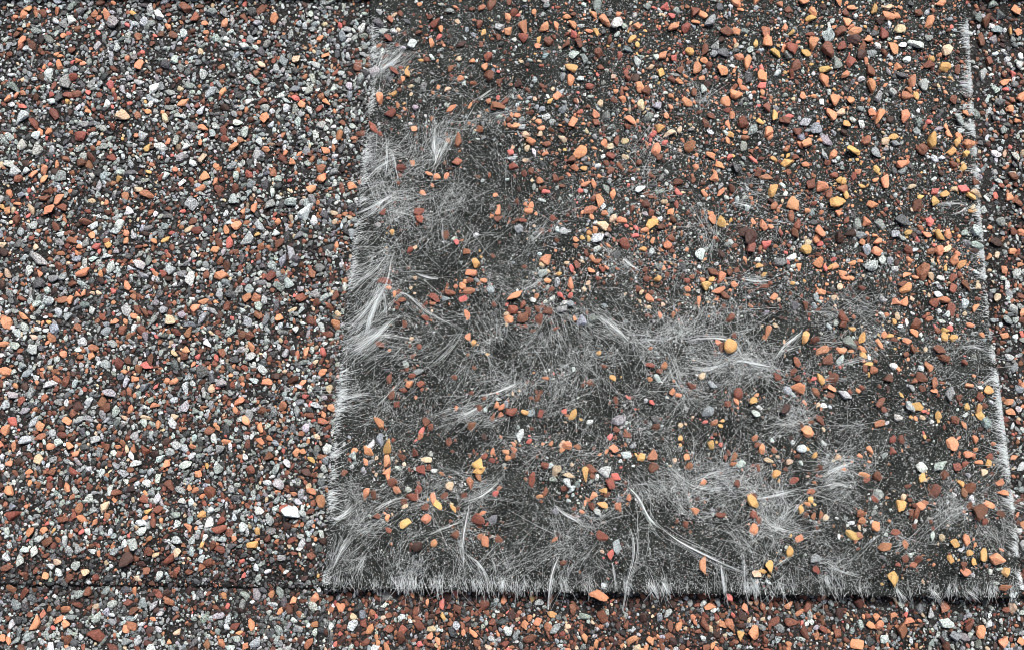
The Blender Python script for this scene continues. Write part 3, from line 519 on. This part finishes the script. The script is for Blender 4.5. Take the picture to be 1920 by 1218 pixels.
MIXG = ('gludnpwdbmstokr', [.20, .20, .06, .12, .04, .04, .08, .06, .07, .04, .05, .02, .02, .03, .01])
MIXB = ('gludnpwdbmstokr', [.14, .13, .04, .10, .03, .03, .06, .04, .15, .09, .09, .03, .03, .04, .005])
MIXR = ('gludnpwdbmstokr', [.06, .07, .03, .08, .02, .03, .03, .02, .24, .14, .13, .04, .05, .05, .01])
def pick(m): 
    w = np.array(m[1]); return m[0][rng.choice(len(w), p=w / w.sum())]
def mixat(x, y):
    rg = region(x, y)
    if rg == 'low':
        return MIXG if (x < 610 or x > 1730) else MIXR
    if rg == 'base' and x < 1000:
        g = smooth(520, 100, y) if y < 520 else 0
        return MIXG if rng.random() < .35 + .6 * float(g) else MIXB
    return MIXB
def thin(x, y):
    """how likely a bare patch is here (fields of granules are patchy)"""
    n = float(wav(np.array(x), np.array(y), 30, 21)) + .5 * float(wav(np.array(x), np.array(y), 12, 22))
    return n
for tries, lo, hi, f in ((3000, 12, 18, .80), (16000, 8, 12, .78), (60000, 5.5, 9, .74), (110000, 3.3, 6.2, .76)):
    X = rng.uniform(-40, 1960, tries); Y = rng.uniform(-40, 1260, tries); Rr = rng.uniform(lo, hi, tries)
    for x, y, d in zip(X, Y, Rr):
        rg = region(x, y)
        if rg == 'tab': continue
        if rg == 'base' and y > 1092 + x * .012: continue
        lim = .30 if x < 1000 else .02
        if thin(x, y) > lim and rng.random() < (.75 if d > 6.5 else .3): continue
        if rg == 'base' and y > 1030 and d > 7 and rng.random() < .45: continue
        
        if rg == 'base' and x > 1000 and rng.random() < .4: continue
        if near(x, y, d / 2, f): continue
        put(x, y, d / 2)
        P, s = at(x, y, ZF[rg])
        c = pick(mixat(x, y))
        if rg == 'base' and y > 1035 and rng.random() < .6: c = 'mdbdd'[rng.integers(5)]  # darker colour picks paint extra shade onto the down-curving lip
        if rg == 'low' and y < 1145 and rng.random() < .5: c = 'mbdg'[rng.integers(4)]  # shadow under the overlap, painted in with darker granule colours
        if c in 'oyr' and d < 8: c = 's' if c == 'o' else c
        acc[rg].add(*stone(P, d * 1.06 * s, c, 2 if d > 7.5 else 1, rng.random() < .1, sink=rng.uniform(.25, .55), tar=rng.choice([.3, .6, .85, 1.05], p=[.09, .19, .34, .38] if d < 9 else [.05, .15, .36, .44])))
# on the worn tab the small ones gather round the big ones
tabk = [k for k in known if region(k[0], k[1]) == 'tab']
for x0, y0, d0, c0 in tabk + [(l[0], l[1], l[2], l[3]) for l in LOOSE]:
    dens = np.interp(y0, [0, 550, 750, 1100], [3.4, 3.0, 1.8, 1.6]) * (1.35 if x0 > 1150 else .8)
    for _ in range(rng.poisson(dens * (3.4 if x0 > 1000 and y0 < 560 else 2.2))):
        a = rng.uniform(0, math.tau); q = abs(rng.normal(0, 17)) + d0 * .45
        x, y = x0 + q * math.cos(a), y0 + q * math.sin(a) * 1.05
        if region(x, y) != 'tab': continue
        d = 2.8 + rng.exponential(2.3); d = min(d, 12)
        if near(x, y, d / 2, .85): continue
        put(x, y, d / 2)
        P, s = at(x, y, z_tab)
        c = c0.lower() if rng.random() < .25 else pick(MIXR if rng.random() < .6 else MIXB)
        acc['tab'].add(*stone(P, d * 1.12 * s, c, 2 if d > 7.5 else 1, sink=.2))
for x, y, u in zip(rng.uniform(700, 1850, 24000), rng.uniform(-20, 640, 24000), rng.random(24000)):
    w = smooth(900, 1300, x) * (1 - smooth(430, 640, y)) * .8 + .25 * (1 - smooth(60, 330, y))
    if u > w * np.clip(.75 + .9 * wav(np.array(x), np.array(y), 22, 51), 0, 1) or region(x, y) != 'tab': continue
    d = min(3 + rng.exponential(3.3), 15)
    if near(x, y, d / 2, .9): continue
    put(x, y, d / 2); P, s = at(x, y, z_tab)
    acc['tab'].add(*stone(P, d * 1.12 * s, pick(MIXR if rng.random() < .6 else MIXB), 2 if d > 7.5 else 1, sink=.2))
for rg in acc:
    acc[rg].build('granules', GRAN, PAR[rg], kind='stuff')

# fine pale grit scattered over all of it
def grit(rg, n, lo, hi, dens=None):
    A = Acc(); D, F = ico(1)
    X = rng.uniform(-30, 1950, n); Y = rng.uniform(-30, 1250, n)
    m = np.array([region(a, b) == rg for a, b in zip(X, Y)]); X, Y = X[m], Y[m]
    if dens is not None:
        m = rng.random(len(X)) < dens(X, Y); X, Y = X[m], Y[m]
    P, s = at(X, Y, ZF[rg]); N = len(X)
    d = (lo + rng.exponential(1, N).clip(0, 4) / 4 * (hi - lo)) * s
    octv = np.array([[1, 0, 0], [0, 1, 0], [-1, 0, 0], [0, -1, 0], [0, 0, .8], [0, 0, -.5]], float)
    octf = np.array([[0, 1, 4], [1, 2, 4], [2, 3, 4], [3, 0, 4], [1, 0, 5], [2, 1, 5], [3, 2, 5], [0, 3, 5]])
    a = rng.uniform(0, 6.28, N); ca, sa = np.cos(a), np.sin(a)
    V = octv[None] * (d / 2)[:, None, None] * rng.uniform(.6, 1.3, (N, 6, 1))
    V = np.stack([V[..., 0] * ca[:, None] - V[..., 1] * sa[:, None], V[..., 0] * sa[:, None] + V[..., 1] * ca[:, None], V[..., 2]], -1)
    V += (P + np.stack([0 * d, 0 * d, .06 + d * .25], -1))[:, None]
    Fa = (octf[None] + (np.arange(N) * 6)[:, None, None]).reshape(-1, 3)
    tone = rng.choice([.10, .22, .42, .78], N, p=[.2, .3, .3, .2])
    col = np.stack([tone, tone * 1.01, tone * 1.0, np.full(N, .2)], -1)
    br = rng.random(N) < .06; col[br, :3] = np.array([.3, .14, .09]) * rng.uniform(.5, 1.4, (br.sum(), 1))
    o = link_mesh('grit', V.reshape(-1, 3), Fa, GRAN, PAR[rg], np.repeat(col, 6, 0)); o['kind'] = 'stuff'
grit('base', 60000, 1.0, 3.2)
grit('low', 60000, 1.0, 3.2)
grit('tab', 190000, 1.0, 3.2)

# ------------------------------------------------------------------ glass fibres
class Fib:
    def __init__(s): s.P = []; s.R = []
    def add(s, P, R): s.P.append(P); s.R.append(R)
    def build(s, name, parent, kind=None, label=None):
        groups = {}
        for P, R in zip(s.P, s.R): groups.setdefault(P.shape[1], []).append((P, R))
        Vs, Fs, n0 = [], [], 0
        for m, L in groups.items():
            P = np.concatenate([a for a, _ in L]); R = np.concatenate([b for _, b in L]); N = len(P)
            Tn = np.gradient(P, axis=1); Tn /= np.linalg.norm(Tn, axis=2, keepdims=True) + 1e-9
            S = np.cross(Tn, [0, 0, 1.]); S /= np.linalg.norm(S, axis=2, keepdims=True) + 1e-9
            U = np.cross(S, Tn)
            ring = [P + R[..., None] * (math.cos(a) * S + math.sin(a) * U) for a in (.524, 2.618, 4.712)]
            V = np.stack(ring, 2).reshape(-1, 3)
            idx = np.arange(N * m * 3).reshape(N, m, 3)
            for j in range(3):
                k = (j + 1) % 3
                Fs.append(np.stack([idx[:, :-1, j], idx[:, :-1, k], idx[:, 1:, k], idx[:, 1:, j]], -1).reshape(-1, 4) + n0)
            Vs.append(V); n0 += len(V)
        o = link_mesh(name, np.vstack(Vs), np.vstack(Fs), FIB, parent, flat=False)
        if kind: o['kind'] = kind
        if label: o['label'] = label
        return o

def fuzz(X, Y, ang, L, rad, lift=.12, curl=.35, m=5, ztop=z_tab, flop=0):
    """short fibres: picture starts X,Y, directions ang (radians, picture up = +), lengths in mm"""
    P0, _ = at(X, Y, ztop); N = len(P0)
    t = np.linspace(0, 1, m)[None]
    cu = rng.normal(0, curl, N)[:, None]; cu2 = rng.normal(0, curl, N)[:, None]
    th = ang[:, None] + cu * t + cu2 * np.sin(t * 3.1)
    st = L[:, None] / (m - 1)
    x = P0[:, 0, None] + np.concatenate([np.zeros((N, 1)), np.cumsum(np.cos(th[:, :-1]) * st, 1)], 1)
    y = P0[:, 1, None] + np.concatenate([np.zeros((N, 1)), np.cumsum(np.sin(th[:, :-1]) * st, 1)], 1)
    h = rng.uniform(.2, 1, N)[:, None] * lift
    z = ztop(x, y) + .03 + h * np.sin(t * math.pi * rng.uniform(.5, 1, N)[:, None]) + rng.uniform(0, .06, N)[:, None]
    if flop: z = np.maximum(z, P0[:, 2, None] - flop * t ** 2)
    R = rad[:, None] * (1 - .45 * np.abs(2 * t - 1))
    return np.stack([x, y, z], -1), R

def radii(N, lo=.006, hi=.017): return lo + (hi - lo) * rng.beta(1.3, 3.2, N)

# fuzzy patches: x, y, half width, half height, direction (deg), spread (deg), density
PATCH = """735 125 45 40 50 28 1.1;720 95 25 60 10 40 .6;750 290 65 45 60 40 1.3;822 268 26 42 85 22 1.3;700 330 30 70 35 35 .9;735 372 60 32 35 40 1.4;800 385 75 50 40 55 .8;870 430 60 55 60 50 .5
695 470 38 75 40 32 1.1;765 445 55 55 60 45 .6;690 590 42 62 55 28 .9;655 640 20 34 20 40 1.6;690 640 45 22 30 14 1.5;870 195 85 40 10 30 .6;940 215 45 35 40 40 .6;950 312 30 20 140 40 .8;1000 445 55 45 45 25 .5
1050 395 40 30 20 30 .5;985 530 50 18 0 25 .9;780 515 32 12 -15 20 .8;760 690 85 60 35 35 .5;815 595 45 28 -30 30 .7;915 640 40 55 115 35 .9;1070 660 55 60 120 40 .8;1150 608 48 36 140 22 1.3;960 722 55 26 35 30 1.2
1080 730 60 60 100 50 .7;880 782 65 34 22 18 1;1000 850 60 40 10 35 .5;1190 745 38 26 10 35 .7;1200 795 60 25 0 30 .6;1280 630 70 55 30 45 1.1;1370 668 75 40 -10 40 1.7;1350 590 75 35 20 40 .9;1450 690 50 16 5 18 1.4
1310 440 42 35 120 45 1;1290 500 40 28 10 40 .8;1170 490 36 22 150 25 1.2;1410 523 38 10 0 12 1.3;1405 370 45 22 5 25 1;1480 405 40 25 10 30 .5;1600 590 55 45 0 40 1;1610 640 60 25 0 35 .8;1500 775 35 40 80 45 1
1580 800 55 20 10 25 .7;1350 900 85 45 25 45 1.2;1275 900 60 50 70 45 1;1455 965 55 48 30 60 1.7;1420 930 30 30 60 50 .9;1575 880 48 30 20 28 1.4;1570 925 36 26 0 30 1.2;1790 940 40 38 20 45 1.2
1660 1030 60 40 20 45 .5;1570 1065 60 26 0 40 .7;1100 975 45 30 -20 30 .8;1060 1030 50 34 25 45 .8;900 955 60 40 30 35 .7;665 985 38 50 40 26 1.2;640 1055 35 36 55 26 1.3;720 1060 60 36 60 40 .8
800 1065 60 36 65 35 .8;950 1075 70 36 70 35 .7;700 880 60 40 30 35 .6;655 920 30 30 70 35 .9;680 770 40 42 30 30 1;850 890 60 40 25 30 .6;780 955 50 30 40 25 .7;1830 690 32 38 0 30 .8;1800 655 40 20 10 25 .6
1870 850 20 40 10 30 1;1885 960 18 60 -25 30 1.6;1160 660 50 60 30 50 .6;1230 700 60 40 20 50 .7;1300 720 60 40 -10 45 .9;1180 920 50 50 120 35 .8;1100 880 60 60 20 60 .3;1380 1010 60 50 -30 45 .7
880 250 60 40 40 50 .5;1240 240 60 60 50 50 .5;1330 190 40 50 70 45 .5;1210 330 60 50 30 40 .5;1450 800 60 40 0 40 .6;1060 560 60 30 5 40 .4;1000 620 80 60 20 60 .5;1180 1060 60 30 60 40 .7;1500 1080 70 26 60 40 .8"""
FZ = Fib()
for s in PATCH.replace('\n', ';').split(';'):
    x, y, w, h, a, sp, de = map(float, s.split())
    N = int(w * h * de ** 1.3 * (.046 if x < 730 else .066))
    # inside a patch fibres fall in locks that share a direction
    nl = max(3, N // 14); lx = rng.normal(x, w * .52, nl); ly = rng.normal(y, h * .52, nl); la = np.radians(a + rng.normal(0, sp, nl))
    i = rng.integers(nl, size=N)
    X = lx[i] + rng.normal(0, 12, N); Y = ly[i] + rng.normal(0, 9, N)
    A = la[i] + rng.normal(0, .3, N) + np.where(rng.random(N) < .5, math.pi, 0)
    L = rng.gamma(2.4, .75, N).clip(.4, 7); cross = rng.random(N) < .3; A = np.where(cross, rng.uniform(0, math.tau, N), A)
    ok = (X > lefte(Y) + 2) & (X < righte(Y) - 2) & (Y < 1098)
    P, R = fuzz(X[ok], Y[ok], A[ok], L[ok], radii(ok.sum(), .005, .0165), lift=.25, curl=.06)
    FZ.add(P, R)
# the fine mat everywhere
N = 150000
X = rng.uniform(600, 1915, N); Y = rng.uniform(-20, 1105, N)
dm = np.interp(Y, [0, 200, 500, 1100], [.45, .6, .85, 1.0]) * np.where(X > 1200, np.interp(Y, [0, 350, 520, 1100], [.6, .65, .9, 1]), 1)
blot = wav(X, Y, 26, 31) + .6 * wav(X, Y, 9, 32)
dm *= np.clip(.42 + 1.1 * blot, .10, 1.3)
ok = (X > lefte(Y) + 1) & (X < righte(Y) - 1) & (Y < 1103) & (rng.random(N) < dm)
X, Y = X[ok], Y[ok]; N = len(X)
A = .25 + 1.3 * wav(X, Y, 40, 33) * 1.6 + rng.normal(0, .75, N)
P, R = fuzz(X, Y, A, rng.gamma(1.5, .15, N).clip(.08, 2.5), radii(N, .005, .0155), lift=.08, curl=.12)
FZ.add(P, R)
FZ.build('fibre_fuzz', tab, kind='stuff')

# fringes along the three frayed edges
def fringe(t0, n, side):
    f = Fib()
    if side == 'bottom':
        X = rng.uniform(612, 1908, n); cl = wav(X, X * 0, 4, 41) + .8 * wav(X, X * 0, 17, 42)
        ok = rng.random(n) < np.clip(.22 + 1.3 * cl, .06, 1); X = X[ok]; n = len(X)
        Y = 1092 + (X - 610) * .0118 + rng.normal(0, 7, n)
        A = np.radians(-90 + 26 * wav(X, X * 0, 30, 43) * 1.5 + rng.normal(0, 13, n))
        L = rng.gamma(1.2, .42, n).clip(.12, 2.6) * np.clip(1 + .9 * cl[ok], .3, 2)
        P, R = fuzz(X, Y - L * 9, A, L, radii(n, .007, .02), lift=.3, curl=.2)
    else:
        Y = rng.uniform(30, 1105, n); cl = wav(Y, Y * 0, 9, 44 + (side == 'left')) + .7 * wav(Y, Y * 0, 40, 46)
        ok = rng.random(n) < np.clip(.45 + 1.1 * cl, .06, 1); Y = Y[ok]; n = len(Y)
        if side == 'left':
            X = lefte(Y) + rng.normal(4, 3, n); A = np.radians(22 + 22 * wav(Y, Y * 0, 40, 47) * 1.5 + rng.normal(0, 16, n))
            L = rng.gamma(1.2, .30, n).clip(.15, 3) * np.clip(1 + .9 * cl[ok], .3, 2); X = X - rng.uniform(0, 6, n)
        else:
            X = righte(Y) + rng.uniform(-1, 4, n); A = np.radians(180 - np.interp(Y, [0, 700, 1100], [0, 14, 34]) + rng.normal(0, 12, n))
            L = rng.gamma(1.2, .26, n).clip(.12, 2.4) * np.clip(1 + .9 * cl[ok], .3, 2)
        P, R = fuzz(X, Y, A, L, radii(n, .012, .028), lift=.2, curl=.1)
        P[..., 2] = np.maximum(P[..., 2], Z_TAB - .2)
    f.add(P, R)
    o = f.build('fibre_fringe', tab, label='white frayed fringe along the %s edge of the tab' % side)
fringe(0, 4200, 'bottom'); fringe(0, 4200, 'left'); fringe(0, 8500, 'right')

# single strands and bundles: picture points, how many fibres, spread at both ends (px), fibre radius (mm)
STR = """717 545;704 570;694 598;690 625|26 1.2 3 .019
718 545;719 565;720 585;708 602|7 .8 3 .016
645 664;672 652;700 632;722 612;737 598|34 9 3 .017
640 652;668 648;702 630;745 632;782 638|14 9 5 .013
648 600;690 570;722 535;735 478|16 10 3 .014
646 560;676 530;710 500;730 470|16 14 4 .012
642 620;670 600;700 560;715 520|12 8 8 .012
735 590;742 560;760 550;800 585;850 612|9 4 6 .012
705 140;720 128;742 110;760 92|20 3 7 .016
700 148;712 120;718 100;722 88|12 4 9 .012
702 136;730 122;752 118|14 6 9 .013
817 308;815 285;814 262;813 240|22 3 8 .016
818 306;828 285;840 262;850 246|16 3 6 .014
800 316;815 308;822 290;838 250|10 5 6 .012
718 345;724 310;726 270;724 250|9 5 4 .013
684 344;702 322;725 305;742 295|14 8 6 .012
668 400;690 392;712 380;745 362|20 8 4 .014
672 412;700 395;715 378;728 366|14 8 4 .014
715 395;740 398;770 406;800 420|8 4 6 .011
828 404;830 440;834 478|4 3 3 .013
728 270;740 300;748 340|7 4 6 .012
870 612;850 645;822 675;800 690|7 1.5 7 .014
760 705;730 735;700 770|5 3 4 .011
895 742;930 735;960 722;984 706|14 5 3 .014
1122 590;1142 605;1165 625;1178 640|24 6 4 .014
1105 585;1125 598;1150 620|10 4 7 .012
1190 642;1225 635;1262 640|8 4 4 .013
1276 640;1310 634;1345 633;1375 640;1392 665|12 3 3 .014
1365 672;1395 676;1430 684;1470 690|22 4 5 .016
1280 688;1330 690;1372 676|12 6 4 .013
1452 675;1470 650;1490 633;1505 620|14 5 3 .015
1460 660;1478 655;1500 648|9 3 2 .013
1300 590;1330 630;1352 675|6 6 10 .011
1380 520;1405 526;1430 527;1456 522|16 3 4 .015
1165 482;1180 496;1198 508|12 5 4 .014
1365 378;1395 385;1420 392|12 4 6 .014
1470 388;1490 372;1512 360|8 4 4 .012
1174 908;1196 930;1218 970;1240 992|13 2 4 .015
1235 985;1265 1008;1300 1028;1345 1050;1400 1074|15 3 4 .016
1200 930;1222 985;1250 1020|4 3 6 .012
1038 943;1055 960;1080 975;1114 998|11 1 3 .015
862 942;900 930;925 912;948 890|12 4 5 .014
802 1003;830 990;868 976|8 2 4 .013
880 945;872 985;867 1030;873 1098|9 3 2 .014
874 1040;898 1055;912 1080;926 1122|11 3 3 .014
915 1030;928 1060;934 1095|5 3 3 .012
1180 985;1189 1015;1188 1050;1178 1085;1168 1150|12 5 1.2 .015
1048 1040;1040 1058;1032 1090;1028 1142|11 3 1 .015
1146 1048;1152 1075;1155 1112|7 1 3 .014
1392 1034;1396 1060;1397 1118|7 1 2 .015
1352 1058;1356 1085;1362 1118|34 5 8 .013
1218 1085;1226 1102;1234 1122|26 9 2 .015
1240 1085;1246 1100;1256 1118|22 6 9 .014
940 1082;942 1095;940 1104|24 4 12 .012
1420 1080;1418 1098;1420 1122|26 5 10 .014
1545 1072;1552 1090;1558 1106|30 8 10 .013
1680 1100;1690 1114;1700 1130|16 3 5 .015
1740 1098;1755 1112;1768 1128|16 5 6 .014
1810 1100;1822 1112;1836 1128|14 4 6 .014
655 1008;640 1030;622 1068|20 9 3 .014
690 1035;676 1060;664 1088|12 2 4 .014
620 972;640 968;668 945|26 8 8 .014
1820 180;1814 178;1802 172|16 6 6 .013
1755 385;1780 382;1812 384|10 1 4 .014
1775 405;1800 398;1825 384|8 1 4 .014
1835 725;1855 712;1868 705|10 5 3 .014
1800 648;1828 650;1860 662|12 3 10 .012
1560 690;1600 676;1650 668|9 3 5 .012
1500 705;1560 712;1610 700|6 5 4 .011
1540 895;1565 880;1600 866|22 10 5 .014
1540 910;1570 905;1600 915|14 8 6 .013
1400 935;1440 930;1500 915|10 4 8 .013
1430 970;1460 992;1490 1000|22 12 8 .014
1290 905;1330 890;1370 880|14 10 6 .013
1250 870;1300 910;1360 920|8 10 8 .012
1760 965;1790 955;1815 945|12 8 4 .013
1450 1062;1470 1050;1488 1040|8 1.5 1.5 .014
1540 1050;1570 1068;1610 1080|9 2 8 .012
780 512;800 520;822 522|10 3 4 .013
975 545;1000 535;1020 520|7 5 3 .012
985 460;1010 440;1030 415|8 3 4 .012
880 195;905 180;930 162|9 4 3 .013
1500 760;1512 785;1530 800|8 5 9 .012
845 785;880 772;905 758|18 5 3 .014
905 800;930 790;960 780|7 3 3 .012
640 750;665 742;695 738|16 9 5 .013
700 960;730 940;760 930|14 4 4 .013
617 1140;618 1165;621 1195;619 1235|9 3 3 .008"""
for s in STR.split('\n'):
    pts, par = s.split('|'); n, s0, s1, r = par.split(); n = int(n); s0, s1, r = float(s0), float(s1), float(r)
    q = np.array([list(map(float, p.split())) for p in pts.split(';')])
    tq = np.linspace(0, 1, len(q)); m = 13; t = np.linspace(0, 1, m)
    def cr(i):                                   # smooth curve through the points
        e = np.concatenate([[2 * q[0, i] - q[1, i]], q[:, i], [2 * q[-1, i] - q[-2, i]]]); out = []
        for tt in t:
            u = min(tt * (len(q) - 1), len(q) - 1 - 1e-6); k = int(u); f = u - k; a, b, c, d = e[k:k + 4]
            out.append(.5 * (2 * b + (c - a) * f + (2 * a - 5 * b + 4 * c - d) * f * f + (3 * b - a - 3 * c + d) * f ** 3))
        return np.array(out)
    bx, by = cr(0), cr(1)
    n = int(n * 1.3); core = rng.random((n, 1)) < .45; ks = np.where(core, .28, 1.6)
    off0 = rng.normal(0, 1, (n, 2)) * s0 * ks; off1 = rng.normal(0, 1, (n, 2)) * s1 * ks + .3 * off0
    wob = rng.normal(0, 1.3, (n, 2, 1)) * np.sin(t * math.pi * rng.uniform(.7, 2.2, (n, 1)))[:, None]
    off = off0[:, :, None] * (1 - t) + off1[:, :, None] * t + wob
    cut = rng.uniform(0, .4, n), rng.uniform(.6, 1.05, n)
    tt = cut[0][:, None] + (cut[1] - cut[0])[:, None] * t
    X = np.array([np.interp(a, t, bx + o[0]) for a, o in zip(tt, off)]); Y = np.array([np.interp(a, t, by + o[1]) for a, o in zip(tt, off)])
    zs, pa = (z_tab, tab) if q[0, 1] < 1125 else (z_low, lower)
    P, _ = at(X, Y, zs)
    over = Y > 1103 + (X - 610) * .0118
    lift = rng.uniform(.1, .5, n)[:, None] * np.sin(math.pi * t) + .06
    z = P[..., 2] + lift
    P2, _ = at(X, Y, z); P2[over, 2] -= 0
    R = np.repeat((r * rng.uniform(.6, 1.1, n) * np.where(core[:, 0], 1.15, .7))[:, None], m, 1) * (1 - .3 * np.abs(2 * t - 1))
    f = Fib(); f.add(P2, R); f.build('fibre_tuft', pa)

bpy.context.view_layer.update()
